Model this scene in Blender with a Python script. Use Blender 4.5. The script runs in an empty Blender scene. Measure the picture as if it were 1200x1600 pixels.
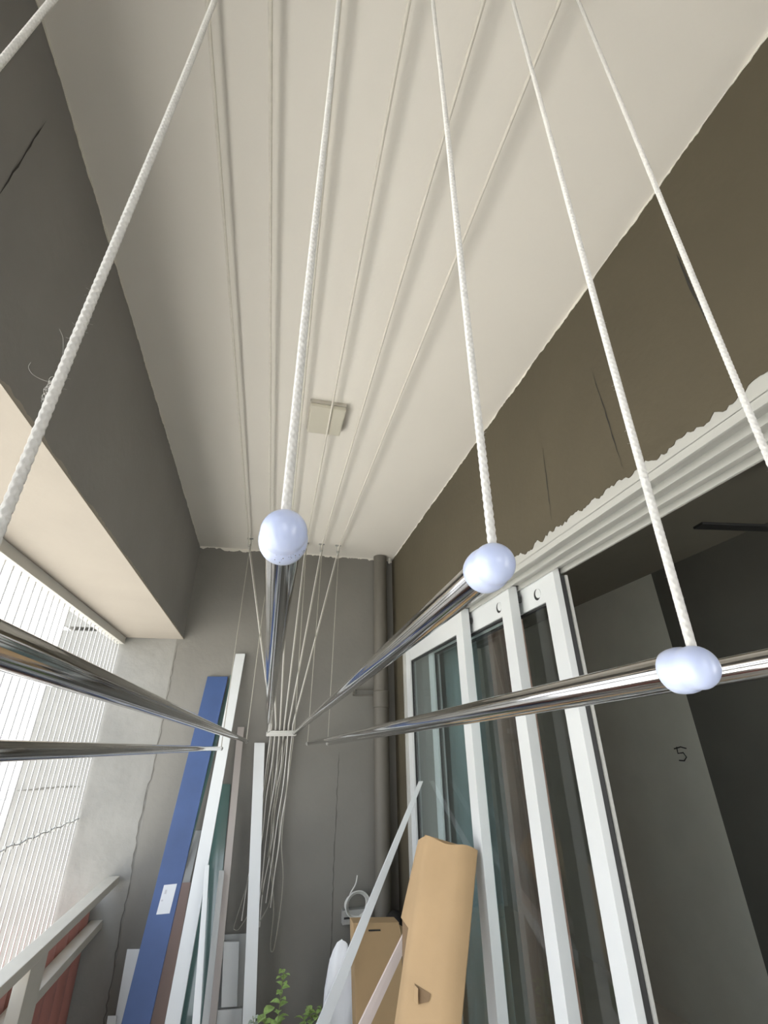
import bpy, bmesh, math, random
from mathutils import Vector, Matrix
random.seed(7)
SC = bpy.context.scene
COL = SC.collection
PI = math.pi

# ------------------------------------------------------------------ camera
cam_d = bpy.data.cameras.new('camera')
cam = bpy.data.objects.new('camera', cam_d); COL.objects.link(cam)
SC.camera = cam
cam_d.sensor_fit = 'VERTICAL'; cam_d.sensor_height = 24.0
cam_d.lens = 24.0 * 714.6878 / 1600.0
cam_d.clip_start = 0.01; cam_d.clip_end = 2000
r = Vector((0.97183026, -0.23531388, -0.01316513))
d = Vector((0.09483051, 0.44155989, -0.89220627))
f = Vector((0.21576171, 0.8658246, 0.4514362))
M = Matrix((r, -d, -f)).transposed().to_4x4()
M.translation = Vector((0, 0, 1.6))
cam.matrix_world = M

# ------------------------------------------------------------------ sky, exposure
w = bpy.data.worlds.new('overcast_sky'); SC.world = w
w.use_nodes = True
nt = w.node_tree; nt.nodes.clear()
out = nt.nodes.new('ShaderNodeOutputWorld'); bg = nt.nodes.new('ShaderNodeBackground')
tc = nt.nodes.new('ShaderNodeTexCoord'); sep = nt.nodes.new('ShaderNodeSeparateXYZ')
ramp = nt.nodes.new('ShaderNodeValToRGB')
nt.links.new(tc.outputs['Generated'], sep.inputs[0])
nt.links.new(sep.outputs['Z'], ramp.inputs[0])
e = ramp.color_ramp.elements
e[0].position = 0.0; e[0].color = (0.93, 0.96, 1.0, 1)
e[1].position = 0.8; e[1].color = (0.72, 0.83, 1.0, 1)
nt.links.new(ramp.outputs[0], bg.inputs[0]); bg.inputs[1].default_value = 0.85
nt.links.new(bg.outputs[0], out.inputs[0])
sun_d = bpy.data.lights.new('sun', 'SUN'); sun_d.energy = 4.8; sun_d.angle = math.radians(3); sun_d.color = (1.0, 0.95, 0.87)
sun = bpy.data.objects.new('sun', sun_d); COL.objects.link(sun)      # stands behind the building, lights the ground outside
sun.rotation_euler = Vector((-0.55, -0.30, -0.80)).to_track_quat('-Z', 'Y').to_euler(); sun.location = (20, 12, 30)
SC.view_settings.view_transform = 'Standard'; SC.view_settings.look = 'None'
SC.view_settings.gamma = 1.0; SC.view_settings.use_curve_mapping = False
SC.view_settings.exposure = 2.33

# ------------------------------------------------------------------ materials
def mat(name, col, rough=0.6, metal=0.0, bump=0.0, bscale=60.0, var=0.06, vscale=4.0, spec=0.5,
        stretch=None, trans=0.0, sss=0.0, coat=0.0):
    m = bpy.data.materials.new(name); m.use_nodes = True
    t = m.node_tree; b = t.nodes['Principled BSDF']
    b.inputs['Roughness'].default_value = rough; b.inputs['Metallic'].default_value = metal
    b.inputs['Specular IOR Level'].default_value = spec
    b.inputs['Coat Weight'].default_value = coat
    if sss:
        b.inputs['Subsurface Weight'].default_value = sss
        b.inputs['Subsurface Scale'].default_value = 0.012
        b.inputs['Subsurface Radius'].default_value = (1.0, 1.0, 1.1)
    c = t.nodes.new('ShaderNodeTexCoord'); mp = t.nodes.new('ShaderNodeMapping')
    t.links.new(c.outputs['Object'], mp.inputs[0])
    if stretch: mp.inputs['Scale'].default_value = stretch
    n = t.nodes.new('ShaderNodeTexNoise'); n.inputs['Scale'].default_value = vscale; n.inputs['Detail'].default_value = 5
    t.links.new(mp.outputs[0], n.inputs[0])
    mx = t.nodes.new('ShaderNodeMix'); mx.data_type = 'RGBA'
    lo = [x * (1 - var) for x in col]; hi = [min(1, x * (1 + var)) for x in col]
    mx.inputs[6].default_value = (*lo, 1); mx.inputs[7].default_value = (*hi, 1)
    cr = t.nodes.new('ShaderNodeMapRange'); cr.inputs[1].default_value = 0.3; cr.inputs[2].default_value = 0.7
    t.links.new(n.outputs[0], cr.inputs[0]); t.links.new(cr.outputs[0], mx.inputs[0])
    t.links.new(mx.outputs[2], b.inputs['Base Color'])
    if bump:
        n2 = t.nodes.new('ShaderNodeTexNoise'); n2.inputs['Scale'].default_value = bscale; n2.inputs['Detail'].default_value = 6
        t.links.new(mp.outputs[0], n2.inputs[0])
        bp = t.nodes.new('ShaderNodeBump'); bp.inputs['Strength'].default_value = bump; bp.inputs['Distance'].default_value = 0.004
        t.links.new(n2.outputs[0], bp.inputs['Height']); t.links.new(bp.outputs[0], b.inputs['Normal'])
    return m

def glass_mat(name, tint):
    m = bpy.data.materials.new(name); m.use_nodes = True
    t = m.node_tree; t.nodes.clear()
    o = t.nodes.new('ShaderNodeOutputMaterial'); mx = t.nodes.new('ShaderNodeMixShader')
    tr = t.nodes.new('ShaderNodeBsdfTransparent'); tr.inputs[0].default_value = (*tint, 1)
    gl = t.nodes.new('ShaderNodeBsdfGlossy'); gl.inputs['Roughness'].default_value = 0.01
    fr = t.nodes.new('ShaderNodeFresnel'); fr.inputs[0].default_value = 1.6
    ge = t.nodes.new('ShaderNodeNewGeometry'); iv = t.nodes.new('ShaderNodeMath'); iv.operation = 'SUBTRACT'; iv.inputs[0].default_value = 1
    mu = t.nodes.new('ShaderNodeMath'); mu.operation = 'MULTIPLY'
    t.links.new(ge.outputs['Backfacing'], iv.inputs[1]); t.links.new(iv.outputs[0], mu.inputs[0]); t.links.new(fr.outputs[0], mu.inputs[1])
    t.links.new(mu.outputs[0], mx.inputs[0]); t.links.new(tr.outputs[0], mx.inputs[1])
    t.links.new(gl.outputs[0], mx.inputs[2]); t.links.new(mx.outputs[0], o.inputs[0])
    return m

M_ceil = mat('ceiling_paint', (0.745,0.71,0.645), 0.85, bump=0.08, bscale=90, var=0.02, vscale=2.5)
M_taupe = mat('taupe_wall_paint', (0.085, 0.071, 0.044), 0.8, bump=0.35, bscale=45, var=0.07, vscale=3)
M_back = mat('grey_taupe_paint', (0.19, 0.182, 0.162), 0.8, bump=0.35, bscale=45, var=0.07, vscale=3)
M_beam = mat('grey_beam_paint', (0.235, 0.225, 0.215), 0.8, bump=0.3, bscale=40, var=0.06, vscale=3)
M_column = mat('grey_column_paint', (0.235, 0.23, 0.212), 0.85, bump=0.9, bscale=26, var=0.10, vscale=5)
M_room = mat('room_wall_paint', (0.72,0.70,0.63), 0.8, bump=0.1, var=0.04)
M_roomceil = mat('shade_toned_room_ceiling', (0.20, 0.185, 0.15), 0.85, var=0.03)  # the dimness of the room is put into this ceiling colour
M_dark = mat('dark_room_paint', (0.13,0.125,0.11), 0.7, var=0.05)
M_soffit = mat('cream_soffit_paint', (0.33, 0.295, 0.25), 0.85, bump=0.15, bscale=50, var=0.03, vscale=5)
M_tile = mat('floor_tile', (0.66, 0.61, 0.53), 0.35, var=0.06, vscale=6)
M_crack = mat('crack_shadow_grime', (0.035, 0.032, 0.027), 0.9)
M_white = mat('white_powder_coat', (0.66,0.68,0.68), 0.35, var=0.02, vscale=3)
M_frame = mat('off_white_frame_coat', (0.46,0.46,0.43), 0.4, var=0.03, vscale=3)
M_alu = mat('aluminium_rail_coat', (0.50, 0.49, 0.45), 0.45, var=0.04)
M_rubber = mat('black_gasket_rubber', (0.02, 0.02, 0.02), 0.5)
M_chrome = mat('streak_toned_stainless_steel', (0.52, 0.51, 0.50), 0.06, 1.0, bump=0.03, bscale=1.0, var=0.30, vscale=0.9, stretch=(380, .35, 380))  # lengthwise colour streaks stand in for reflections of long edges
M_rope = mat('white_braided_rope', (0.70,0.685,0.65), 0.8, var=0.08, vscale=300)
M_ceilrope = mat('shadow_toned_ceiling_cord', (0.68, 0.645, 0.57), 0.9, var=0.05, vscale=80)  # ceiling stretch of the cord, toned to include its soft shadow band
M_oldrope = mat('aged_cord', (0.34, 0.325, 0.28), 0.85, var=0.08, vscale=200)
M_cap = mat('pale_blue_white_plastic', (0.56, 0.63, 0.86), 0.28, var=0.02, sss=0.35, coat=0.3)
M_grime = mat('grime_speck', (0.10, 0.08, 0.07), 0.8)
M_blue = mat('blue_painted_board', (0.042, 0.08, 0.20), 0.5, var=0.14, vscale=5, bump=0.05)
M_brown = mat('brown_board', (0.36,0.26,0.225), 0.6, var=0.06)
M_beige = mat('beige_profile_coat', (0.42,0.38,0.355), 0.5, var=0.05)
M_pink = mat('pinkish_strip_coat', (0.62, 0.53, 0.49), 0.5, var=0.03)
M_crackl = mat('pale_crack_grime', (0.11, 0.105, 0.092), 0.9)
M_paleg = mat('pale_grey_board', (0.40, 0.41, 0.40), 0.5, var=0.03)
M_green = mat('green_edge_glass', (0.09, 0.165, 0.15), 0.12, var=0.12, vscale=4, coat=0.5)
M_card = mat('brown_cardboard', (0.42, 0.285, 0.15), 0.8, var=0.05, vscale=9, bump=0.06, bscale=150)
M_cardedge = mat('cardboard_cut_edge', (0.20, 0.13, 0.07), 0.9)
M_bag = mat('white_plastic_bag', (0.93,0.94,0.96), 0.4, var=0.03)
M_box = mat('grey_plastic_box', (0.33, 0.33, 0.31), 0.5)
M_cable = mat('white_electric_cable', (0.60, 0.60, 0.57), 0.5)
M_black = mat('black_plastic', (0.012, 0.012, 0.012), 0.5)
M_pipe = mat('painted_pipe', (0.13, 0.12, 0.10), 0.6, var=0.05)
M_rail = mat('cream_railing_paint', (0.45,0.425,0.365), 0.5, var=0.05, vscale=8)
M_red = mat('red_brown_slat_paint', (0.40,0.175,0.145), 0.6, var=0.10, vscale=6)
M_lamp = mat('lamp_cover_plastic', (0.56, 0.53, 0.44), 0.5, var=0.03)
M_lampb = mat('lamp_base_plastic', (0.46, 0.43, 0.37), 0.5)
M_sticker = mat('white_sticker_paper', (0.60,0.62,0.64), 0.5, var=0.01)
M_print = mat('faint_grey_print', (0.45, 0.45, 0.47), 0.6)
M_leaf = mat('herb_leaf', (0.29,0.42,0.13), 0.5, var=0.25, vscale=60)
M_leafp = mat('grey_green_leaf', (0.34, 0.40, 0.32), 0.5, var=0.15, vscale=60)
M_stem = mat('herb_stem', (0.22, 0.25, 0.10), 0.6)
M_pot = mat('terracotta_pot', (0.36, 0.17, 0.10), 0.7)
M_soil = mat('potting_soil', (0.06, 0.045, 0.03), 0.95)
M_curt = mat('teal_grey_curtain', (0.40,0.48,0.49), 0.85, var=0.05)
M_curtb = mat('brown_curtain', (0.50,0.31,0.25), 0.85, var=0.05)
M_cablew = mat('white_coated_steel_cable', (0.42,0.42,0.415), 0.4)
M_ground = mat('pale_city_ground', (0.60, 0.58, 0.53), 0.9, var=0.15, vscale=0.02)
M_bld = mat('pale_far_building', (0.22, 0.225, 0.23), 0.8, var=0.05, vscale=0.2)
M_bldroof = mat('far_roof', (0.13, 0.13, 0.14), 0.8)
M_glass = glass_mat('door_glass', (0.90, 0.94, 0.94))

# ------------------------------------------------------------------ helpers
class MB:
    """collects shapes (world coordinates); build() links ONE mesh object"""
    def __init__(s): s.bm = bmesh.new()
    def box(s, lo, hi, bev=0.0):
        b = bmesh.new()
        bmesh.ops.create_cube(b, size=1)
        sz = [hi[i] - lo[i] for i in range(3)]
        for v in b.verts:
            v.co = Vector([(lo[i] + hi[i]) / 2 + v.co[i] * sz[i] for i in range(3)])
        s.merge(b, bev)
        return s
    def merge(s, b, bev=0.0, mtx=None):
        if bev: bmesh.ops.bevel(b, geom=b.edges[:], offset=bev, segments=2, affect='EDGES', profile=0.7)
        if mtx: b.transform(mtx)
        me = bpy.data.meshes.new('t'); b.to_mesh(me); b.free(); s.bm.from_mesh(me); bpy.data.meshes.remove(me)
    def bar(s, A, B, wd, th, xdir=(1, 0, 0), bev=0.002):
        """box from A to B, wd along xdir, th across"""
        A = Vector(A); B = Vector(B); z = (B - A); L = z.length; z.normalize()
        x = Vector(xdir); x = (x - z * x.dot(z)).normalized(); y = z.cross(x)
        b = bmesh.new(); bmesh.ops.create_cube(b, size=1)
        for v in b.verts: v.co = Vector((v.co.x * wd, v.co.y * th, (v.co.z + .5) * L))
        m = Matrix((x, y, z)).transposed().to_4x4(); m.translation = A
        s.merge(b, bev, m); return s
    def plank(s, TL, TR, BL, BR, th, bev=0.0015, front=(0, -1, 0)):
        """board whose front face has these four corners"""
        TL, TR, BL, BR = map(Vector, (TL, TR, BL, BR))
        n = (TR - TL).cross(BL - TL).normalized()
        if n.dot(Vector(front)) < 0: n = -n
        b = bmesh.new()
        vs = [b.verts.new(p) for p in (TL, TR, BR, BL)] + [b.verts.new(p - n * th) for p in (TL, TR, BR, BL)]
        for q in ((0, 1, 2, 3), (7, 6, 5, 4), (0, 4, 5, 1), (1, 5, 6, 2), (2, 6, 7, 3), (3, 7, 4, 0)):
            b.faces.new([vs[i] for i in q])
        bmesh.ops.recalc_face_normals(b, faces=b.faces[:])
        s.merge(b, bev); return s
    def tube(s, pts, rad, seg=8, caps=True):
        pts = [Vector(p) for p in pts]; n = len(pts)
        rads = rad if isinstance(rad, (list, tuple)) else [rad] * n
        t0 = (pts[1] - pts[0]).normalized()
        up = Vector((0, 0, 1)) if abs(t0.z) < .9 else Vector((1, 0, 0))
        x = t0.cross(up).normalized(); rings = []
        for i, p in enumerate(pts):
            a = pts[max(0, i - 1)]; c = pts[min(n - 1, i + 1)]
            t = (c - a).normalized()
            x = (x - t * x.dot(t)).normalized(); y = t.cross(x)
            rings.append([s.bm.verts.new(p + (x * math.cos(2 * PI * k / seg) + y * math.sin(2 * PI * k / seg)) * rads[i]) for k in range(seg)])
        for a, b in zip(rings, rings[1:]):
            for k in range(seg):
                s.bm.faces.new((a[k], a[(k + 1) % seg], b[(k + 1) % seg], b[k]))
        if caps:
            s.bm.faces.new(rings[0][::-1]); s.bm.faces.new(rings[-1])
        return s
    def lathe(s, prof, C, axis=(0, 0, 1), seg=32):
        """prof: (distance along axis, radius)"""
        z = Vector(axis).normalized(); up = Vector((0, 0, 1)) if abs(z.z) < .9 else Vector((1, 0, 0))
        x = up.cross(z).normalized(); y = z.cross(x); C = Vector(C); rings = []
        for h, rr in prof:
            rings.append([s.bm.verts.new(C + z * h + (x * math.cos(2 * PI * k / seg) + y * math.sin(2 * PI * k / seg)) * max(rr, 1e-5)) for k in range(seg)])
        for a, b in zip(rings, rings[1:]):
            for k in range(seg):
                s.bm.faces.new((a[k], a[(k + 1) % seg], b[(k + 1) % seg], b[k]))
        s.bm.faces.new(rings[0][::-1]); s.bm.faces.new(rings[-1])
        return s
    def quads(s, vs, fs):
        v = [s.bm.verts.new(p) for p in vs]
        for q in fs: s.bm.faces.new([v[i] for i in q])
        return s
    def build(s, name, m, parent=None, smooth=False, base=None):
        bm = s.bm
        bmesh.ops.recalc_face_normals(bm, faces=bm.faces[:])
        off = Vector((0, 0, 0))
        if parent is not None: off = world_loc(parent)
        elif base is not None: off = Vector(base)
        for v in bm.verts: v.co -= off
        me = bpy.data.meshes.new(name); bm.to_mesh(me); bm.free()
        if smooth:
            me.polygons.foreach_set('use_smooth', [True] * len(me.polygons))
            me.set_sharp_from_angle(angle=math.radians(40))
        me.materials.append(m)
        o = bpy.data.objects.new(name, me); COL.objects.link(o)
        if parent is not None: o.parent = parent
        elif base is not None: o.location = base
        return o
def world_loc(o):
    l = Vector(o.location)
    while o.parent: o = o.parent; l += Vector(o.location)
    return l
def thing(name, label, cat, loc, group=None):
    o = bpy.data.objects.new(name, None); COL.objects.link(o); o.location = loc
    o.empty_display_size = 0.05
    return tag(o, label, cat, group)
def tag(o, label, cat, group=None):
    o['label'] = label; o['category'] = cat
    if group: o['group'] = group
    return o
def struct(o, label=None):
    o['kind'] = 'structure'
    if label: o['label'] = label
    return o
def dup(o, name=None, loc=None, parent=None):
    c = o.copy(); COL.objects.link(c)
    if name: c.name = name
    if loc is not None: c.location = loc
    if parent is not None: c.parent = parent
    return c
def ragged(p0, p1, out, down, wmin, wmax, th, step=0.007, seed=1):
    """thin paint / plaster skim with a ragged lower edge"""
    R = random.Random(seed); p0 = Vector(p0); p1 = Vector(p1); out = Vector(out); down = Vector(down)
    n = int((p1 - p0).length / step); vs = []; fs = []; wv = (wmin + wmax) / 2
    for i in range(n + 1):
        p = p0.lerp(p1, i / n)
        wv += R.uniform(-1, 1) * (wmax - wmin) * .38
        wv = min(wmax, max(wmin, wv)) * .93 + .07 * (wmin + wmax) / 2
        vs += [p + out * th, p + out * th + down * wv, p + down * wv * .98]
    for i in range(n):
        a = 3 * i; b = a + 3
        fs += [(a, b, b + 1, a + 1), (a + 1, b + 1, b + 2, a + 2)]
    return MB().quads(vs, fs)
def crack(pts, nrm, wd, parent, jit=0.004, seed=1, m=None):
    R = random.Random(seed); nrm = Vector(nrm); P = []
    pts = [Vector(p) for p in pts]
    for a, b in zip(pts, pts[1:]):
        k = max(2, int((b - a).length / 0.02))
        for i in range(k): P.append(a.lerp(b, i / k))
    P.append(pts[-1]); vs = []; fs = []
    for i, p in enumerate(P):
        t = (P[min(len(P) - 1, i + 1)] - P[max(0, i - 1)]).normalized(); s = t.cross(nrm).normalized()
        q = p + s * R.uniform(-jit, jit); ww = wd * R.uniform(.5, 1.3) * min(1, .2 + i / 4, .2 + (len(P) - 1 - i) / 4)
        vs += [q - s * ww / 2 + nrm * .0008, q + s * ww / 2 + nrm * .0008, q + nrm * .0002 + s * ww]
    for i in range(len(P) - 1):
        a = 3 * i; fs += [(a, a + 1, a + 4, a + 3), (a + 1, a + 2, a + 5, a + 4)]
    return MB().quads(vs, fs).build('crack', m or M_crack, parent)

# ------------------------------------------------------------------ setting
ZC = 2.75; YB = 2.927; XR = 0.78; XL = -0.4945
fl = struct(MB().box((-.86, -3.4, -.12), (5.4, 6.1, 0)).build('floor', M_tile))
ce = struct(MB().box((-.86, -3.4, ZC), (5.4, 6.1, ZC + .15)).build('ceiling', M_ceil))
wl = struct(MB().box((-.86, -3.4, 2.166), (XL, YB, ZC)).build('wall_left', M_beam), 'dark grey beam over the balcony opening')
ragged((XL, YB, ZC), (XL, -3.3, ZC), (1, 0, 0), (0, 0, -1), .001, .008, .0015, seed=3).build('paint_edge', M_ceil, wl)
crack([(XL, .56, 2.40), (XL, .56, 2.53), (XL, .56, 2.635)], (1, 0, 0), .003, wl, .001, 5)
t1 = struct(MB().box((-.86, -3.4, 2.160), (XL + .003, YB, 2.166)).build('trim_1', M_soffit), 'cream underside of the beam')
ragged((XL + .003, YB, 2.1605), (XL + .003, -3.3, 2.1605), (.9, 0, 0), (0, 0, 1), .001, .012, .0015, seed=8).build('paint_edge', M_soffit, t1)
wb = struct(MB().box((-.53, YB, 0), (1.0, 3.1, ZC)).build('wall_back', M_back))
ragged((XL, YB, ZC), (XR, YB, ZC), (0, -1, 0), (0, 0, -1), .004, .022, .0015, seed=13).build('paint_edge', M_ceil, wb)
crack([(.445, YB, 1.56), (.434, YB, 1.044), (.432, YB, .5), (.430, YB, 0.02)], (0, -1, 0), .004, wb, .002, 21, M_crackl)
wo = struct(MB().box((-.90, YB + .006, -6), (-.531, 3.4, 6)).box((-1.132, YB + .006, -6), (-.90, 3.4, 2.190))
            .box((-1.132, YB + .006, 2.212), (-.90, 3.4, 6)).box((-1.10, 3.0, 2.18), (-.90, 3.4, 2.22)).build('wall_outer', M_column), 'weathered grey end column at the balcony edge')
crack([(-.523, YB, 2.137), (-.52, YB, 1.842), (-.522, YB, 1.651), (-.525, YB, 1.473), (-.538, YB, 1.389), (-.543, YB, 1.227), (-.534, YB, 1.051), (-.538, YB, .887), (-.533, YB, .692), (-.53, YB, .3)], (0, -1, 0), .0035, wo, .004, 31, M_crackl)
crack([(-1.12, YB + .006, 1.42), (-.95, YB + .006, 1.43), (-.84, YB + .006, 1.43)], (0, -1, 0), .006, wo, .002, 33, M_crackl)
wr = struct(MB().box((XR, -3.4, 2.145), (.98, YB, ZC)).box((XR, 2.68, 0), (.98, YB, 2.145)).box((XR, -3.4, 0), (.98, -1.05, 2.145)).build('wall_right', M_taupe))
ragged((XR, YB, ZC), (XR, -3.3, ZC), (-1, 0, 0), (0, 0, -1), .001, .009, .0015, seed=17).build('paint_edge', M_ceil, wr)
ragged((XR - .012, 2.68, 2.152), (XR - .012, -1.05, 2.152), (-1, 0, 0), (0, 0, -1), .001, .020, .002, seed=19).build('plaster_edge', M_taupe, wr)
crack([(XR, .464, 2.54), (XR, .466, 2.395), (XR, .459, 2.279), (XR, .461, 2.182)], (-1, 0, 0), .004, wr, .001, 41)
crack([(XR, .773, 2.493), (XR, .768, 2.358), (XR, .765, 2.185)], (-1, 0, 0), .003, wr, .001, 42)
crack([(XR, 1.044, 2.426), (XR, 1.053, 2.337), (XR, 1.07, 2.187)], (-1, 0, 0), .003, wr, .001, 43)
struct(MB().box((XL - .366, -3.4, 0), (.98, -3.3, 1.0)).build('wall_near', M_taupe), 'guessed low parapet, unseen balcony end left open for light')  # unseen end, kept low and open so daylight reaches the back wall
struct(MB().box((-.86, -3.3, 0), (-.72, -.35, 2.160)).build('wall_left_added', M_beam), 'unseen solid side wall added behind the viewer to darken the near ceiling')  # added out of view; blocks side light so the near ceiling falls off
# room beyond the doors
rw = struct(MB().box((2.8, 2.772, 0), (2.95, 6.0, ZC)).build('wall_front', M_room), 'grey inner room wall facing the balcony')
st = MB()
def stroke(mb, pts, r_=.004):
    mb.tube(pts, r_, 5)
stroke(st, [(2.799, 3.001, 1.540), (2.799, 2.940, 1.552), (2.799, 2.896, 1.543)])
stroke(st, [(2.799, 2.975, 1.552), (2.799, 2.979, 1.512), (2.799, 2.931, 1.517), (2.799, 2.914, 1.491), (2.799, 2.940, 1.469), (2.799, 2.984, 1.470)])
st.build('pencil_mark', M_crack, rw)
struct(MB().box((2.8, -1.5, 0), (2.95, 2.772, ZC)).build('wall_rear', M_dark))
struct(MB().box((1.0, 5.9, 0), (5.2, 6.0, ZC)).box((.98, 3.1, 0), (1.0, 6.0, ZC)).build('wall_side', M_room))
struct(MB().box((.98, -1.5, 0), (2.95, -1.4, .4)).box((.98, -1.5, 2.4), (2.95, -1.4, ZC)).box((.98, -1.5, .4), (1.1, -1.4, 2.4)).box((2.7, -1.5, .4), (2.95, -1.4, 2.4)).build('wall_room_near', M_room), 'unseen inner room wall behind the viewer, wide window opening added to light the room')  # opening added out of view, brings daylight into the inner room

struct(MB().box((.98, -1.5, ZC - .012), (2.8, 5.9, ZC - .002)).build('ceiling_room', M_roomceil))  # separate sheet under the ceiling, coloured dark for the indoor shade
# door frame header: three stepped tracks
hd = MB()
hd.box((.768, -1.05, 2.116), (.932, 2.68, 2.150), .001)
for x0, x1 in ((.768, .776), (.821, .829), (.875, .883), (.924, .932)):
    hd.box((x0, -1.05, 2.099), (x1, 2.68, 2.119), .0008)
hd.box((.768, 2.655, 0), (.932, 2.68, 2.118), .001)
struct(hd.build('trim_2', M_frame), 'white sliding door frame with stepped tracks')

def door(n, x, y0, y1, sl, sr, label, th=.036):
    """sliding panel: near end y0, far end y1"""
    d_ = MB()
    d_.box((x, y0, .03), (x + th, y0 + sl, 2.112), .0015)
    d_.box((x, y1 - sr, .03), (x + th, y1, 2.112), .0015)
    d_.box((x + .002, y0 + sl, 2.016), (x + th - .002, y1 - sr, 2.112), .001)
    d_.box((x + .002, y0 + sl, .03), (x + th - .002, y1 - sr, .13), .001)
    o = struct(d_.build('door_%d' % n, M_white), label)
    g = MB().box((x + .013, y0 + sl - .01, .12), (x + .019, y1 - sr + .01, 2.02)).build('glass_pane', M_glass, o)
    ga = MB()
    for a, b in ((y0 + sl, y0 + sl + .008), (y1 - sr - .008, y1 - sr)):
        ga.box((x + .009, a, .13), (x + .024, b, 2.016))
    ga.box((x + .009, y0 + sl, 2.009), (x + .024, y1 - sr, 2.016))
    ga.build('gasket', M_rubber, o)
    return o
dA = door(1, .780, 1.80, 2.655, .073, .075, 'white sliding glass door nearest the back wall')
dB = door(2, .831, 1.472, 2.40, .069, .07, 'middle of the three white sliding glass doors')
dC = door(3, .885, 1.263, 2.10, .069, .07, 'white sliding glass door at the edge of the open doorway', .024)
for o, x, y in ((dB, .831, 1.562), (dC, .885, 1.378)):
    MB().lathe([(0, .0195), (.001, .0195), (.001, .0)], (x + .0025, y, 2.054), (-1, 0, 0), 20).build('hole', M_black, o)
    MB().lathe([(0, .0160), (.003, .0155), (.004, .012)], (x + .0025, y - .009, 2.056), (-1, 0, 0), 20).build('plug', M_white, o, True)
for o, x, y in ((dA, .78, 1.80), (dB, .831, 1.472)):
    MB().box((x + .036, y - .0, 2.052), (x + .048, y + .012, 2.074), .001).build('roller_guide', M_rubber, o)
# gasket and brush strip on the leading edge of the last panel
MB().box((.909, 1.268, .03), (.929, 1.30, 2.09)).build('brush_strip', M_rubber, dC)
MB().box((.929, 1.262, .03), (.938, 1.30, 2.09), .001).build('edge_profile', M_frame, dC)

# ------------------------------------------------------------------ outside
gd = struct(MB().quads([(-600, -600, -40), (600, -600, -40), (600, 600, -40), (-600, 600, -40)], [(0, 1, 2, 3)]).build('floor_outside', M_ground))
for i, (x, y, ww, dd, top) in enumerate(((-25.8, 60, 3.5, 6, -2.2), (-31, 62, 6, 8, 0.4), (-29, 85, 9, 8, -7))):
    t = thing('far_building', ['pale far building with flat roof at the left picture edge', 'tallest pale far block, partly cut off at the left edge', 'low pale far building behind the other two'][i], 'building', (x, y, -40), 'buildings beyond the balcony')
    MB().box((x - ww / 2, y - dd / 2, -40), (x + ww / 2, y + dd / 2, top - .5)).build('wall', M_bld, t)
    MB().box((x - ww / 2 - .2, y - dd / 2 - .2, top - .5), (x + ww / 2 + .2, y + dd / 2 + .2, top)).build('roof', M_bldroof, t)
    for k in range(4):
        MB().box((x - ww * .35, y - dd / 2 - .03, top - 3.2 - 3 * k), (x + ww * .35, y - dd / 2 + .02, top - 2 - 3 * k)).build('window_band', M_bldroof, t)

# ------------------------------------------------------------------ grille of thin cables
gr = thing('balcony_grille', 'thin white vertical cable grille across the left balcony opening', 'grille', (-.82, .5, 0))
MB().box((-.842, -.35, 2.122), (-.800, 2.925, 2.160), .002).build('top_rail', M_alu, gr)
MB().box((-.842, -.35, 0.0), (-.800, 2.925, 0.03), .002).build('bottom_rail', M_alu, gr)
c0 = None
for k in range(115):
    y = 2.90 - .0555 * k
    if y < -.34: break
    if c0 is None:
        c0 = MB().tube([(-.82, y, .03), (-.82, y, 2.122)], .0028, 6).build('cable', M_cablew, gr); y0c = y
    else:
        dup(c0, None, (0, y - y0c, 0), gr)
hp = [(-.818 + .002 * math.sin(i * .9), 2.925 - .0555 / 2 * i, 1.293 + .003 * math.sin(i * 1.3)) for i in range(118)]
MB().tube(hp, .0025, 5).build('cross_cable', M_cablew, gr)
k0 = None
for k in range(58):
    y = 2.90 - .0555 * k
    if k0 is None: k0 = MB().box((-.825, y - .003, 1.284), (-.813, y + .003, 1.302), .001).build('clip', M_box, gr)
    else: dup(k0, None, (0, -.0555 * k, 0), gr)

# ------------------------------------------------------------------ railing
ra = thing('balcony_railing', 'cream steel balcony railing with red-brown slats behind it', 'railing', (-.61, .5, 0))
MB().box((-.634, -.35, 1.030), (-.582, 2.92, 1.060), .003).build('top_rail', M_rail, ra)
MB().box((-.670, -.35, .868), (-.618, 2.932, .900), .003).build('lower_rail', M_rail, ra)
MB().box((-.670, -.35, .10), (-.618, 2.932, .132), .003).build('lower_rail', M_rail, ra)
p0 = MB().box((-.622, 1.985, 0), (-.586, 2.115, 1.030), .003).build('post', M_rail, ra)
dup(p0, None, (0, -1.5, 0), ra)
s0 = None
for k in range(13):
    y = 2.87 - .13 * k
    if s0 is None:
        b = MB(); prof = []
        for i in range(9):
            a = -PI / 2 + PI * i / 8
            prof.append((-.700 + .030 * math.cos(a), y + .063 * math.sin(a)))
        vs = []
        for z in (.06, .975):
            vs += [(px, py, z) for px, py in prof] + [(px - .006, py, z) for px, py in prof]
        n = 9; fs = []
        for i in range(n - 1):
            fs += [(i, i + 1, 2 * n + i + 1, 2 * n + i), (n + i + 1, n + i, 3 * n + i, 3 * n + i + 1), (i, n + i, n + i + 1, i + 1), (2 * n + i, 2 * n + i + 1, 3 * n + i + 1, 3 * n + i)]
        fs += [(0, 2 * n, 3 * n, n), (n - 1, 2 * n - 1, 4 * n - 1, 3 * n - 1)]
        s0 = b.quads(vs, fs).build('slat', M_red, ra, True)
    else: dup(s0, None, (0, -.13 * k, 0), ra)

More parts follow.
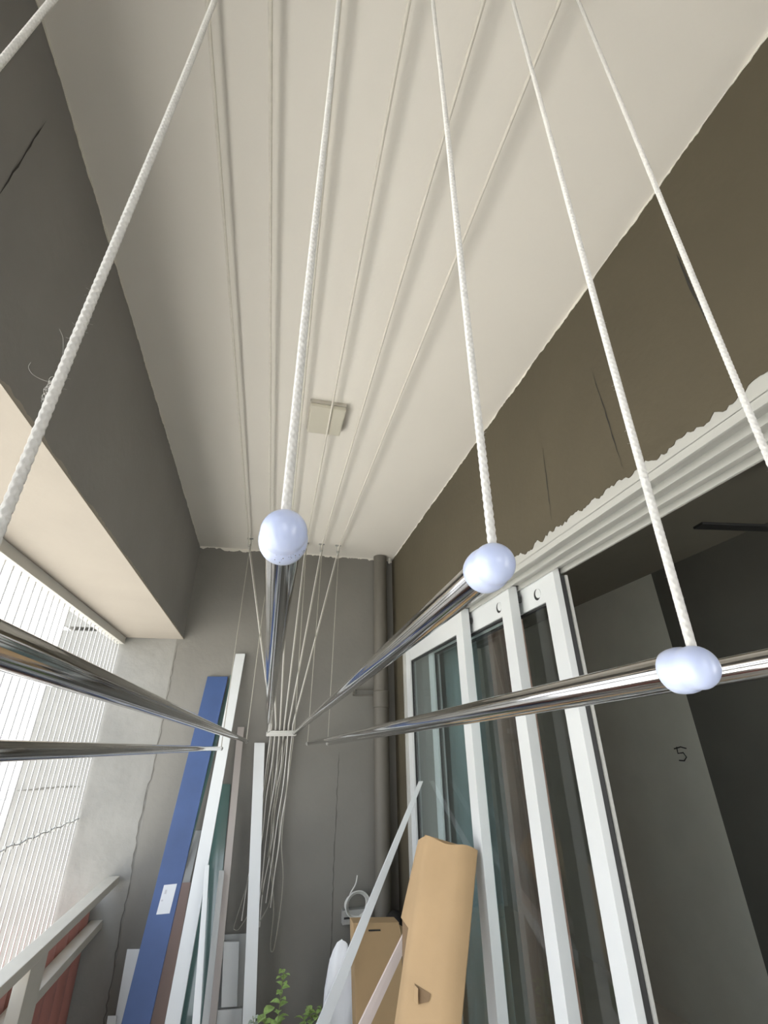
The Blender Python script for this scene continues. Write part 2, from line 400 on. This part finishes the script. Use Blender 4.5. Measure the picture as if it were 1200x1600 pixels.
# ------------------------------------------------------------------ airer: poles, caps, cords
NEARC = [(-.205, .19), (-.103, .19), (.010, .19), (.124, .19), (.247, .19), (.372, .19)]   # at the ceiling
ENDS = [Vector((-.213, .19, 1.600)), Vector((-.105, .175, 1.637)), Vector((.0015, .19, 1.6845)),
        Vector((.102, .19, 1.677)), Vector((.203, .19, 1.631)), Vector((.308, .19, 1.643))]
FARP = [Vector((-.188, 2.72, 1.588)), Vector((-.068, 2.72, 1.620)), Vector((.036, 2.72, 1.667)),
        Vector((.172, 2.72, 1.655)), Vector((.245, 2.72, 1.604)), Vector((.351, 2.72, 1.603))]
FARC = [-.178, -.052, .064, .165, .265, .372]                                       # x of the far pulleys
PR = .0086
ORD = ['leftmost', 'second from left', 'third from left', 'fourth from left', 'fifth from left', 'rightmost']
pole_lab = ['stainless pole crossing the lower left edge, lowest of the two at left', 'stainless pole sloping down from the left edge, above the lowest one',
            'stainless pole seen end-on behind the centre ball cap', 'stainless pole running back from the ball cap right of centre',
            'stainless pole with ball cap crossing the doors at right', 'stainless pole leaving the right edge beyond the rightmost visible ball cap']
for k in range(6):
    A = ENDS[k]; B = FARP[k]; ax = (A - B).normalized()
    A0 = A - ax * .006; L = (B - A0).length
    t = thing('drying_pole', pole_lab[k], 'pole', A, 'stainless poles of the ceiling airer')
    # tube, with a fine profile so reflections run along it
    tb = MB().lathe([(0, PR), (.02, PR), (.5, PR), (L * .6, PR), (L - .003, PR), (L, PR * .85)], (0, 0, 0), (0, 1, 0), 48).build('tube', M_chrome, None, True)
    tb.parent = t; tb.location = A0 - A; tb.rotation_mode = 'QUATERNION'; tb.rotation_quaternion = Vector((0, 1, 0)).rotation_difference(-ax)
    # ball cap: sleeve with a rounded lip, a shallow neck, then a dome
    prof = []
    for h, rr in ((-.0150, .0089), (-.0154, .0100), (-.0144, .0107), (-.0120, .0111), (-.0085, .0112), (-.0060, .0109), (-.0044, .0103), (-.0032, .0101), (-.0022, .0102)):
        prof.append((h, rr))
    for i in range(1, 13):
        a = PI / 2 * i / 12
        prof.append((-.0010 + .0106 * math.sin(a), .0104 * math.cos(a)))
    cp = MB().lathe(prof, A, ax, 36).build('end_cap', M_cap, t, True)
    if k == 2:
        R = random.Random(4); g = MB()
        for i in range(26):
            th = R.gauss(-PI / 2 + .25, .45); h = R.gauss(-.004, .0025)
            z = ax; x = Vector((0, 0, 1)).cross(z).normalized(); y = z.cross(x)
            p = A + z * h + (x * math.cos(th) + y * math.sin(th)) * .0113
            b = bmesh.new(); bmesh.ops.create_icosphere(b, subdivisions=1, radius=R.uniform(.00008, .00025)); g.merge(b, 0, Matrix.Translation(p))
        o = g.build('grime_specks', M_grime, cp); o['kind'] = 'stuff'
    # ring screw that takes the far cord
    MB().lathe([(-.004, .0075), (-.002, .0095), (.004, .0098), (.006, .007)], B, -ax, 16).build('far_cap', M_box, t, True)

def braid(mb, P0, P1, r0, step=.0008, seg=24):
    """braided cord: two families of counter-wound strands pressed into a tube"""
    P0 = Vector(P0); P1 = Vector(P1); L = (P1 - P0).length; n = int(L / step); z = (P1 - P0).normalized()
    x = z.cross(Vector((0, 1, 0))).normalized(); y = z.cross(x); kk = 2 * PI / .0046
    bm = mb.bm; prev = None
    cs = [(math.cos(2 * PI * j / seg), math.sin(2 * PI * j / seg), 2 * PI * j / seg) for j in range(seg)]
    for i in range(n + 1):
        h = L * i / n; c = P0 + z * h; ring = []
        wob = x * (.0004 * math.sin(h * 11)) + y * (.0004 * math.cos(h * 9))
        for (cx, sx, th) in cs:
            q = max(math.sin(4 * th + kk * h), math.sin(4 * th - kk * h))
            rr = r0 * (1 + .19 * q)
            ring.append(bm.verts.new(c + wob + (x * cx + y * sx) * rr))
        if prev:
            for j in range(seg):
                bm.faces.new((prev[j], prev[(j + 1) % seg], ring[(j + 1) % seg], ring[j]))
        prev = ring

def smooth_path(pts, sub=6):
    P = [Vector(p) for p in pts]; o = []
    for i in range(len(P) - 1):
        a = P[max(0, i - 1)]; b = P[i]; c = P[i + 1]; d_ = P[min(len(P) - 1, i + 2)]
        for s in range(sub):
            t = s / sub
            o.append(.5 * ((2 * b) + (c - a) * t + (2 * a - 5 * b + 4 * c - d_) * t * t + (3 * b - a - 3 * c + d_) * t ** 3))
    o.append(P[-1]); return o

RR = .0020
ZR = 2.712                                              # height of the cords under the ceiling
CLEAT = Vector((.112, 2.890, 1.660))
near_lab = ['white braided cord cutting the top left corner of the picture', 'thick frayed white cord hanging down the left side',
            'white braided cord rising from the centre ball cap', 'white braided cord rising from the ball cap right of centre',
            'white braided cord rising from the ball cap on the pole across the doors', 'rightmost white braided cord, leaving at the right picture edge']
far_lab = ['thin cord at the back wall holding the %s pole far end' % s for s in ORD]
tails_end = []
def cleat_x(k, far): return .052 + k * .0235 + far * .005
def tail(k, far):
    """hanging end below the cleat; loops and strands as seen on the back wall"""
    x0 = cleat_x(k, far); j = k * 2 + far
    R = random.Random(100 + j); y = 2.893 - .004 * (j % 3)
    low = [.86, 1.02, .80, .95, .90, 1.10, .83, .98, .92, 1.05, .90, .75][j]
    drift = [-.06, -.02, -.05, .0, -.035, -.01, -.045, -.015, -.04, -.02, -.045, -.03][j]
    pts = []
    for i in range(7):
        s = i / 6; pts.append((x0 + drift * s ** 1.3 + R.uniform(-.006, .006) * (1 if i else 0), y - .006 * s, 1.632 + (low - 1.632) * s))
    return pts
for k in range(6):
    for far in (0, 1):
        yf = 2.735; lowz = ZR - .012
        if not far:
            n = NEARC[k]; E0 = ENDS[k]
            mb = MB()
            P0 = (E0.x, .19, E0.z + .006)
            top = Vector((n[0], n[1] + .001, ZR - .013))
            braid(mb, P0, top, RR)
            path = [top, Vector((n[0], n[1] + .004, ZR - .004)), Vector((n[0], n[1] + .012, ZR)), Vector((n[0] + .0005, n[1] + .03, ZR))]
            fx = FARC[k] - .004
            path += [Vector((fx, yf - .03, ZR)), Vector((fx, yf - .008, ZR)), Vector((fx, yf + .003, ZR - .004)), Vector((fx, yf + .008, ZR - .016))]
        else:
            fx = FARC[k] + .004; E1 = FARP[k]; mb = MB()
            path = [Vector((E1.x, E1.y, E1.z + .004)), Vector((E1.x, E1.y, E1.z + .03)), Vector((fx, yf - .010, ZR - .014)), Vector((fx, yf - .004, ZR - .002)), Vector((fx, yf + .004, ZR - .002)), Vector((fx, yf + .010, ZR - .016))]
        cx = cleat_x(k, far)
        path += [Vector((cx, CLEAT.y - .004, 1.70)), Vector((cx, CLEAT.y, CLEAT.z))]
        if far and k == 5:
            loop = [(.179, 2.885, 1.63), (.170, 2.885, 1.488), (.157, 2.885, 1.284), (.156, 2.885, 1.147), (.175, 2.885, 1.016), (.172, 2.885, .88), (.158, 2.885, .76), (.147, 2.885, .737), (.138, 2.885, .766), (.139, 2.885, .913), (.10, 2.885, 1.117), (.108, 2.885, 1.272), (.128, 2.885, 1.474), (.14, 2.888, 1.63)]
        elif far and k == 0:
            loop = [(.06, 2.885, 1.63), (.05, 2.885, 1.40), (.03, 2.885, 1.15), (.0, 2.885, .98), (-.035, 2.885, .85), (-.032, 2.885, .83), (-.01, 2.885, .835), (.03, 2.885, .90), (.06, 2.885, 1.02)]
        elif far and k == 3:
            loop = [(.125, 2.888, 1.63), (.105, 2.888, 1.45), (.112, 2.888, 1.2), (.125, 2.888, 1.0), (.118, 2.884, .92), (.085, 2.882, .86), (.07, 2.882, .85)]
        else:
            loop = tail(k, far)
        path = list(path) + smooth_path(loop, 5)
        n_c = 0 if far else 8
        rad = [(.0036 if 2 < i < 6 else .0024) if not far else .0024 for i in range(len(path))]  # thicker along the ceiling, to fill out the width of the shadow band
        mb.tube(path, rad, 8)
        nm = 'airer_cord'; zt = ZR - .02
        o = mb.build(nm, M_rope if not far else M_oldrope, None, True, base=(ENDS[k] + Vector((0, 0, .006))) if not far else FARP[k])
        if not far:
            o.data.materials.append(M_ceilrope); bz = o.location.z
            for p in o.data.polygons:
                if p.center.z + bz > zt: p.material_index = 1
        tag(o, near_lab[k] if not far else far_lab[k], 'cord', 'cords of the ceiling airer')
        if not far:
            R = random.Random(50 + k); fz = MB(); E0 = ENDS[k]
            for i in range(34 if k != 1 else 26):
                s = abs(R.gauss(0, .12)); z = E0.z + .012 + s
                p = Vector((E0.x + (NEARC[k][0] - E0.x) * (s / 1.05), .19, z)); a = R.uniform(0, 2 * PI)
                dr = Vector((math.cos(a), math.sin(a), R.uniform(-.6, .6))); p += Vector((math.cos(a), math.sin(a), 0)) * RR * .9
                l = R.uniform(.0008, .0026)
                fz.tube([p, p + dr * l * .5 + Vector((0, 0, R.uniform(-.4, .4) * l)), p + dr * l], .00004, 3)
            if k == 1:
                zx = -.1048; yy = .19
                for i in range(26):
                    p = Vector((zx - RR * .8, yy, 1.7413 + R.uniform(-.005, .009))); a0 = R.uniform(0, 6); rr = R.uniform(.0006, .0018); tw = R.uniform(-1, 1)
                    c = p + Vector((-rr * .6, -.0006, R.uniform(-.002, .002)))
                    fz.tube([c + Vector((math.cos(a0 + j * .3) * rr, math.sin(a0 + j * .3) * rr * tw, math.sin(a0 + j * .3) * rr * R.uniform(.8, 1.1))) for j in range(R.randint(10, 19))], .00006, 3)
                fz.tube(smooth_path([(zx - .002, yy, 1.7497), (zx - .0055, yy, 1.7491), (zx - .011, yy, 1.7514), (zx - .0142, yy, 1.7553), (zx - .0142, yy, 1.7586)], 4), .00005, 3)
                fz.tube(smooth_path([(zx - .002, yy, 1.7608), (zx - .004, yy, 1.7698), (zx - .006, yy, 1.7765), (zx - .0088, yy, 1.7815)], 4), .00005, 3)
            fo = fz.build('frayed_fibres', M_rope, o); fo['kind'] = 'stuff'

# pulleys
def pulley(x, y, label, grp):
    t = thing('ceiling_pulley', label, 'pulley', (x, y, ZC), grp)
    MB().box((x - .018, y - .008, ZC - .004), (x + .018, y + .008, ZC), .001).build('bracket', M_box, t)
    MB().box((x - .0095, y - .004, ZR - .012), (x - .0075, y + .004, ZC - .004)).box((x + .0075, y - .004, ZR - .012), (x + .0095, y + .004, ZC - .004)).build('fork', M_box, t)
    MB().lathe([(-.0075, .009), (-.006, .009), (-.003, .0075), (.003, .0075), (.006, .009), (.0075, .009)], (x, y, ZR - .0095), (1, 0, 0), 20).build('wheel', M_frame, t, True)
for k in range(6):
    pulley(FARC[k], 2.735, '%s small pulley on the ceiling at the back wall' % ORD[k], 'pulleys at the back wall')
for k in range(6):
    pulley(NEARC[k][0], .200 if k != 1 else .189, '%s of six small ceiling pulleys above the near pole ends' % ORD[k], 'pulleys above the near ends')

# cleat where the cords are tied off
cl = thing('cord_cleat', 'wall cleat wrapped with white cord at the centre of the back wall', 'cleat', (.112, YB, 1.66))
MB().box((.045, 2.900, 1.650), (.180, 2.909, 1.670), .002).box((.10, 2.905, 1.652), (.125, YB, 1.668), .001).build('cleat_bar', M_frame, cl)
for i in range(4):
    z = 1.648 + i * .0068; R = random.Random(i); pts = []
    for j in range(25):
        a = 2 * PI * j / 24
        cx = .068 * (1 if math.cos(a) > 0 else -1) if abs(math.cos(a)) > .25 else .068 * math.cos(a) / .25
        pts.append((.112 + cx + .012 * math.cos(a), 2.8925 + .0165 * math.sin(a), z + R.uniform(-.001, .001) + .002 * math.sin(a)))
    MB().tube(pts, .0034, 7).build('rope_wrap', M_rope, cl, True)

# ceiling lamp
LZ = ZC - .034
la = thing('ceiling_lamp', 'small square cream ceiling lamp', 'lamp', (.132, 1.43, ZC))
MB().box((.062, 1.352, ZC - .016), (.199, 1.520, ZC), .003).build('base', M_lampb, la)
MB().box((.064, 1.354, LZ), (.197, 1.518, ZC - .016), .006).build('cover', M_lamp, la)

# downpipe
dp = thing('downpipe', 'taupe painted drain pipe in the back right corner', 'pipe', (.683, 2.876, 0))
MB().lathe([(0, .044), (1.86, .044), (ZC - .002, .044)], (.683, 2.876, 0), (0, 0, 1), 28).build('pipe', M_pipe, dp, True)
MB().lathe([(0, .044), (.002, .0485), (.09, .0485), (.095, .044)], (.683, 2.876, 1.79), (0, 0, 1), 28).build('coupling', M_pipe, dp, True)
MB().box((.519, 2.905, 1.893), (.64, YB - .0005, 1.900), .001).box((.519, 2.905, 1.859), (.64, YB - .0005, 1.866), .001).box((.519, 2.905, 1.859), (.526, YB - .0005, 1.9), .001).build('bracket', M_pipe, dp)
MB().lathe([(0, .012), (.02, .011), (.035, .008), (.04, .003)], (.752, 2.890, ZC - .001), (0, 0, -1), 12).build('plaster_lump', M_ceil, dp, True)

# ------------------------------------------------------------------ leaning boards, left
def board(name, label, cat, m, TL, TR, BL, BR, th, grp='boards leaning in the back left corner'):
    o = MB().plank(TL, TR, BL, BR, th).build(name, m, None, base=((BL[0] + BR[0]) / 2, (BL[1] + BR[1]) / 2, 0))
    return tag(o, label, cat, grp)
BQ = ((-.326, 2.907, 1.954), (-.215, 2.907, 1.955), (-.456, 2.45, 0), (-.355, 2.45, 0))
bb = board('blue_board', 'long blue board with a white sticker leaning in the corner', 'board', M_blue, *BQ, .018)
def on_board(u, v, TL, TR, BL, BR):
    return Vector(TL).lerp(Vector(BL), v).lerp(Vector(TR).lerp(Vector(BR), v), u)
def flat_on(bq, u0, u1, v0, v1, lift, th, skew=0):
    n = Vector((0, -1, .23)).normalized() * lift
    P = [on_board(u, v, *bq) + n for u, v in ((u0 + skew, v0 - skew * .05), (u1 + skew, v0 - skew * .07), (u0, v1), (u1, v1))]
    return MB().plank(*P, th, 0)
sk = flat_on(BQ, .30, .80, .461, .508, .0012, .0012, .03).build('sticker', M_sticker, bb); sk['label'] = 'white paper sticker'
flat_on(BQ, .42, .50, .468, .475, .0016, .0004).build('print', M_print, sk)
flat_on(BQ, .36, .43, .484, .487, .0016, .0004).build('print', M_print, sk)
GB = 'boards leaning in the back left corner'
board('long_profile', 'tallest long white profile, right of the blue board', 'board', M_white, (-.188, 2.901, 2.082), (-.134, 2.901, 2.084), (-.282, 2.42, 0), (-.224, 2.42, 0), .024)
board('grey_board', 'pale grey narrow board between blue board and tallest white profile', 'board', M_paleg, (-.272, 2.919, 1.223), (-.244, 2.919, 1.222), (-.405, 2.62, 0), (-.350, 2.62, 0), .006)
board('brown_board', 'pinkish brown board in front of the blue board edge', 'board', M_brown, (-.307, 2.84, 1.033), (-.253, 2.84, 1.03), (-.341, 2.52, 0), (-.277, 2.52, 0), .012)
board('thin_profile', 'thin bright white profile in front of the green glass', 'board', M_white, (-.184, 2.63, 1.131), (-.167, 2.63, 1.13), (-.089, 2.25, 0), (-.044, 2.25, 0), .014)
tag(MB().plank((-.179, 2.917, 1.421), (-.129, 2.917, 1.419), (-.237, 2.62, 0), (-.072, 2.62, 0), .008).build('glass_sheet', M_green, None, base=(-.15, 2.62, 0)), 'dark green glass sheet leaning behind the white profiles', 'glass', GB)
tag(MB().plank((-.2035, 2.918, 1.966), (-.178, 2.918, 1.967), (-.450, 2.83, 0), (-.430, 2.83, 0), .006).build('glass_strip', M_green, None, base=(-.44, 2.83, 0)), 'narrow green glass strip along the tallest white profile', 'glass', GB)
board('beige_profile', 'beige pink profile right of the green glass', 'board', M_beige, (-.128, 2.905, 1.692), (-.093, 2.905, 1.692), (-.071, 2.5, 0), (-.048, 2.5, 0), .02)
board('grey_profile', 'short grey profile in front of the beige one', 'board', M_paleg, (-.126, 2.72, 1.09), (-.103, 2.72, 1.089), (-.103, 2.40, 0), (-.071, 2.40, 0), .012)
board('white_upright', 'white boxed upright profile just left of the hanging cord tails', 'board', M_white, (-.029, 2.888, 1.613), (.026, 2.888, 1.612), (.078, 2.58, 0), (.128, 2.58, 0), .030)
board('white_offcut', 'short white offcut left of the blue board foot', 'board', M_white, (-.491, 2.913, .792), (-.438, 2.913, .788), (-.449, 2.70, 0), (-.385, 2.70, 0), .012)
board('white_offcut', 'lowest white offcut, at the bottom left of the blue board', 'board', M_white, (-.505, 2.83, .609), (-.470, 2.83, .606), (-.436, 2.61, 0), (-.409, 2.61, 0), .012)
# shallow white cabinet front between the profiles
cf = thing('cabinet_front', 'small white framed cabinet front behind the white upright profile', 'panel', (-.02, 2.84, 0))
MB().plank((-.098, 2.910, .81), (.034, 2.910, .805), (-.06, 2.80, .0), (.075, 2.80, .0), .012).build('back_panel', M_paleg, cf)
MB().plank((-.075, 2.862, .797), (-.006, 2.862, .793), (-.055, 2.838, .585), (.012, 2.838, .582), .012).build('raised_panel', M_white, cf)
MB().plank((-.068, 2.838, .578), (.036, 2.838, .573), (-.05, 2.78, .0), (.075, 2.78, .0), .012).build('lower_panel', M_white, cf)

# ------------------------------------------------------------------ right-hand clutter
s1 = board('white_stick', 'long thin white strip leaning on the glass door', 'strip', M_white, (.757, 2.419, 1.437), (.777, 2.419, 1.437), (-.105, 2.30, .0), (-.030, 2.30, .0), .012, 'strips leaning toward the doors')
Td = Vector((.767, 2.419, 1.437)); Bd = Vector((-.067, 2.30, 0)); pt = Td.lerp(Bd, .665)
MB().bar(pt, pt + (Bd - Td).normalized() * .05, .02, .012, (0, 1, 0), .002).build('clip', M_box, s1)
board('pinkish_strip', 'wide pinkish white strip partly behind the cardboard sheet', 'strip', M_pink, (.690, 2.085, 1.15), (.705, 2.085, 1.13), (-.235, 1.93, .0), (-.165, 1.93, .0), .01, 'strips leaning toward the doors')

def bul(u): return .024 * min(1, u / .14) * min(1, (1 - u) / .25) ** .6 + .010 * math.sin(PI * min(1, max(0, u)))
def cardboard():
    t = thing('cardboard_sheet', 'tall folded brown cardboard sheet leaning on the sliding doors', 'cardboard', (.25, 1.55, 0))
    TL = Vector((.603, 1.93, 1.292)); TR = Vector((.762, 1.80, 1.266)); BL = Vector((.178, 1.60, 0)); BR = Vector((.318, 1.50, 0))
    def sect(v):
        a = TL.lerp(BL, v); b = TR.lerp(BR, v); x = (b - a); n = Vector((-.55, -.75, .35)).normalized()
        pts = []
        for i in range(15):
            u = i / 14
            pts.append(a + x * u + n * bul(u) + Vector((0, 0, .006 * math.sin(9 * u) * (1 - v))))
        return pts
    rows = [sect(v / 24) for v in range(25)]
    vs = [p for rw_ in rows for p in rw_]; N = 15; n = Vector((-.55, -.75, .35)).normalized() * .006
    vs += [p - n for rw_ in rows for p in rw_]; off = 25 * N; fs = []
    for j in range(24):
        for i in range(14):
            a = j * N + i
            fs += [(a, a + 1, a + N + 1, a + N), (off + a + 1, off + a, off + a + N, off + a + N + 1)]
        for i in (0, 14):
            a = j * N + i; fs.append((a, a + N, off + a + N, off + a))
    for i in range(14):
        for j in (0, 24):
            a = j * N + i; fs.append((a, a + 1, off + a + 1, off + a))
    fr = MB().quads(vs, fs).build('front_sheet', M_card, t, True)
    # side flap folded back from the left edge, torn below its middle
    q = [TL, TL + Vector((.0, .04, -.012)), TL.lerp(BL, .178) + Vector((-.004, .075, .008)), TL.lerp(BL, .178)]
    MB().plank(q[0], q[1], q[3], q[2], .005, 0, (-1, 0, 0)).build('side_flap', M_card, t)
    MB().plank(TL.lerp(BL, .180) + Vector((.004, .004, 0)), TL.lerp(BL, .180) + Vector((.0, .07, .006)), TL.lerp(BL, .26) + Vector((.006, .006, 0)), TL.lerp(BL, .235) + Vector((.01, .05, 0)), .004, 0, (-1, 0, 0)).build('torn_flap', M_cardedge, t)
    # second layer on the back
    MB().plank(TL + Vector((.02, .02, .006)), TR + Vector((-.012, .02, .004)), BL + Vector((.03, .03, 0)), BR + Vector((0, .03, 0)), .005, 0).build('back_sheet', M_card, t)
    # torn tongue in the front
    v = .265
    a = TL.lerp(BL, v); b = TR.lerp(BR, v)
    def P(u, v_): 
        a = TL.lerp(BL, v_); b = TR.lerp(BR, v_); nn = Vector((-.55, -.75, .35)).normalized()
        return a + (b - a) * u + nn * (bul(u) + .0012)
    MB().quads([P(.28, .262), P(.56, .270), P(.54, .282), P(.40, .290), P(.36, .276)], [(0, 1, 2, 4), (4, 2, 3)]).build('tear', M_cardedge, t)
    nn = Vector((-.55, -.75, .35)).normalized()
    MB().quads([P(.28, .264), P(.37, .268) + nn * .010, P(.40, .291) + nn * .011, P(.31, .289)], [(0, 1, 2, 3)]).build('tear_tongue', M_card, t)
    return t
cardboard()

cb = thing('cardboard_box', 'flat brown cardboard carton standing behind the white strip', 'box', (.56, 2.52, 0))
MB().plank((.455, 2.47, .925), (.655, 2.47, .912), (.500, 2.44, 0), (.72, 2.44, 0), .085, .003).build('carton', M_card, cb)
MB().plank((.520, 2.4655, .899), (.572, 2.4655, .896), (.521, 2.465, .894), (.573, 2.465, .891), .002, 0).build('slot', M_crack, cb)
MB().plank((.655, 2.47, .905), (.685, 2.50, .885), (.672, 2.45, .80), (.70, 2.48, .80), .004, 0).build('flap', M_card, cb)

# crumpled white bag
def bag():
    bm = bmesh.new(); bmesh.ops.create_icosphere(bm, subdivisions=4, radius=1)
    R = random.Random(9); cs = [Vector((R.uniform(-1, 1), R.uniform(-1, 1), R.uniform(-1, 1))).normalized() for _ in range(26)]
    for v in bm.verts:
        c = v.co.copy(); k = sum(max(0, c.dot(q) - .75) * (1 if i % 2 else -1) for i, q in enumerate(cs))
        c *= 1 + .5 * k; c.z = math.copysign(abs(c.z) ** .7, c.z)
        from mathutils import noise
        c += Vector((1, 1, .4)) * (.16 * noise.noise(c * 2.2) + .09 * abs(noise.noise(c * 5 + Vector((3, 1, 2)))) + .05 * noise.noise(c * 11)); tz = max(0.0, (c.z + 1) / 2)
        wid = .115 * (1 - .25 * tz ** 2)
        v.co = Vector((.480 + c.x * wid - .012 * tz, 2.76 + c.y * .085 * (1 - .4 * tz), .385 + c.z * .385))
        if v.co.z < .005: v.co.z = 0.0
    mb = MB(); mb.merge(bm); return mb
o = bag().build('plastic_bag', M_bag, None, True, base=(.48, 2.76, 0))
tag(o, 'crumpled white plastic bag behind the cardboard carton', 'bag')

jb = thing('junction_box', 'grey wall box with a coil of white cable on it', 'box', (.54, YB, .83))
MB().box((.478, 2.885, .806), (.604, YB, .862), .004).build('body', M_box, jb)
MB().box((.485, 2.8835, .828), (.56, 2.886, .836), .0005).build('slot', M_black, jb)
R = random.Random(2)
for i in range(7):
    pts = []; rx = R.uniform(.048, .062); rz = R.uniform(.040, .056); yy = 2.872 + .006 * i; ph = R.uniform(0, 6)
    for j in range(33):
        a = ph + 2 * PI * j / 32
        pts.append((.552 + rx * math.cos(a) + R.uniform(-.001, .001), yy + .004 * math.sin(2 * a), .882 + rz * math.sin(a)))
    MB().tube(pts, .0036, 7).build('cable_loop', M_cable, jb, True)
MB().tube(smooth_path([(.50, 2.88, .89), (.515, 2.88, .93), (.54, 2.878, .965), (.548, 2.878, 1.0)], 5), .0032, 6).build('cable_end', M_cable, jb, True)

o = MB().lathe([(0, .05), (.5, .05), (.80, .048), (.855, .042), (.872, .02)], (.715, 2.768, 0), (0, 0, 1), 20).build('black_tube', M_black, None, True, base=(.715, 2.768, 0))
tag(o, 'black rounded tube end between drain pipe and cardboard', 'tube')

# ------------------------------------------------------------------ herbs
def leaf_mb(mb, p, dr, L, wd, R):
    dr = Vector(dr).normalized(); s = dr.cross(Vector((R.uniform(-.3, .3), R.uniform(-.3, .3), 1))).normalized(); up = s.cross(dr)
    p = Vector(p); prof = ((0, .1), (.25, .8), (.5, 1), (.75, .7), (1, .05)); vs = []
    for t, k in prof:
        c = p + dr * L * t - Vector((0, 0, 1)) * L * .35 * t * t
        vs += [c - s * wd * k + up * wd * .35 * k, c, c + s * wd * k + up * wd * .35 * k]
    fs = []
    for i in range(4):
        a = 3 * i; fs += [(a, a + 1, a + 4, a + 3), (a + 1, a + 2, a + 5, a + 4)]
    mb.quads(vs, fs)
def herb(label, base, pot_h, stems, seed):
    R = random.Random(seed); t = thing('potted_herb', label, 'plant', base, 'herbs in front of the back wall')
    x, y, _ = base
    MB().lathe([(0, .06), (pot_h - .02, .08), (pot_h - .02, .086), (pot_h, .086), (pot_h, .078), (pot_h - .02, .076)], base, (0, 0, 1), 24).build('pot', M_pot, t, True)
    MB().lathe([(0, .075), (.004, .074)], (x, y, pot_h - .028), (0, 0, 1), 20).build('soil', M_soil, t)
    for (tx, ty, tz, nl, L, m) in stems:
        nl = int(nl * 1.35); L *= 1.2
        b0 = Vector((x + R.uniform(-.03, .03), y + R.uniform(-.03, .03), pot_h - .025)); tip = Vector((tx, ty, tz))
        mid = b0.lerp(tip, .5) + Vector((R.uniform(-.01, .01), R.uniform(-.01, .01), .02))
        path = smooth_path([b0, mid, tip], 6)
        so = MB().tube(path, [.0032 - .002 * i / len(path) for i in range(len(path))], 6).build('stem', M_stem, t, True)
        for i in range(nl):
            s = .42 + .58 * i / nl; q = path[min(len(path) - 1, int(s * (len(path) - 1)))]
            q = q.lerp(path[min(len(path) - 1, int(s * (len(path) - 1)) + 1)], (s * (len(path) - 1)) % 1)
            a = i * 2.4 + R.uniform(-.3, .3); lb = MB()
            leaf_mb(lb, q, (math.cos(a), math.sin(a), .5), L * R.uniform(.75, 1.15), L * .32, R)
            lb.build('leaf', m, so)
herb('leafy green herb with one tall sprig, foot of the white upright', (.165, 2.46, 0), .30,
     [(.185, 2.56, .775, 22, .034, M_leaf), (.115, 2.56, .655, 13, .045, M_leaf), (.160, 2.54, .63, 13, .045, M_leaf), (.19, 2.57, .60, 10, .04, M_leaf), (.075, 2.57, .645, 11, .03, M_leafp), (.13, 2.60, .62, 10, .045, M_leaf)], 3)
herb('low bushy green herb left of the white strip foot', (.36, 2.64, 0), .28,
     [(.300, 2.58, .64, 16, .035, M_leaf), (.275, 2.57, .62, 14, .038, M_leaf), (.325, 2.58, .63, 14, .036, M_leaf), (.35, 2.60, .64, 8, .022, M_leaf), (.265, 2.58, .57, 12, .04, M_leaf), (.30, 2.56, .59, 12, .04, M_leaf)], 6)

# ------------------------------------------------------------------ behind the doors
def curtain(name, label, m, x, y0, y1, amp, wl_):
    n = int((y1 - y0) / .012); vs = []; fs = []
    for i in range(n + 1):
        y = y0 + (y1 - y0) * i / n; dx = amp * math.sin(2 * PI * y / wl_) + amp * .4 * math.sin(2 * PI * y / wl_ * 2.3 + 1)
        for z in (.04, 1.3, 2.3): vs.append((x + dx * (1.1 - .1 * z), y, z))
    for i in range(n):
        a = 3 * i; fs += [(a, a + 3, a + 4, a + 1), (a + 1, a + 4, a + 5, a + 2)]
    t = thing(name, label, 'curtain', (x, (y0 + y1) / 2, 0))
    MB().quads(vs, fs).build('cloth', m, t, True)
    MB().tube([(x, y0 - .03, 2.31), (x, y1 + .03, 2.31)], .01, 10).build('rod', M_box, t, True)
    return t
curtain('curtain', 'teal grey curtain behind the glass door nearest the back wall', M_curt, 1.06, 2.30, 3.05, .022, .105)
curtain('curtain', 'brown curtain behind the middle glass door', M_curtb, 1.10, 1.86, 2.20, .02, .11)

HB = Vector((2.15, 1.21, 2.345))
fn = thing('ceiling_fan', 'dark ceiling fan with a blade showing in the open doorway', 'fan', (HB.x, HB.y, ZC - .012))
MB().lathe([(0, .05), (.03, .06), (.05, .02), (.32, .015), (.34, .08), (.39, .09), (.425, .06), (.43, .02)], (HB.x, HB.y, ZC - .012), (0, 0, -1), 24).build('motor', M_black, fn, True)
bdir = (Vector((1.585, 1.285, 0)) - Vector((HB.x, HB.y, 0))).normalized()
for k in range(3):
    dd = Matrix.Rotation(2 * PI * k / 3, 3, 'Z') @ bdir; sd = Vector((0, 0, 1)).cross(dd)
    MB().bar(HB + dd * .07, HB + dd * .57, .05, .010, sd, .003).build('blade', M_black, fn)
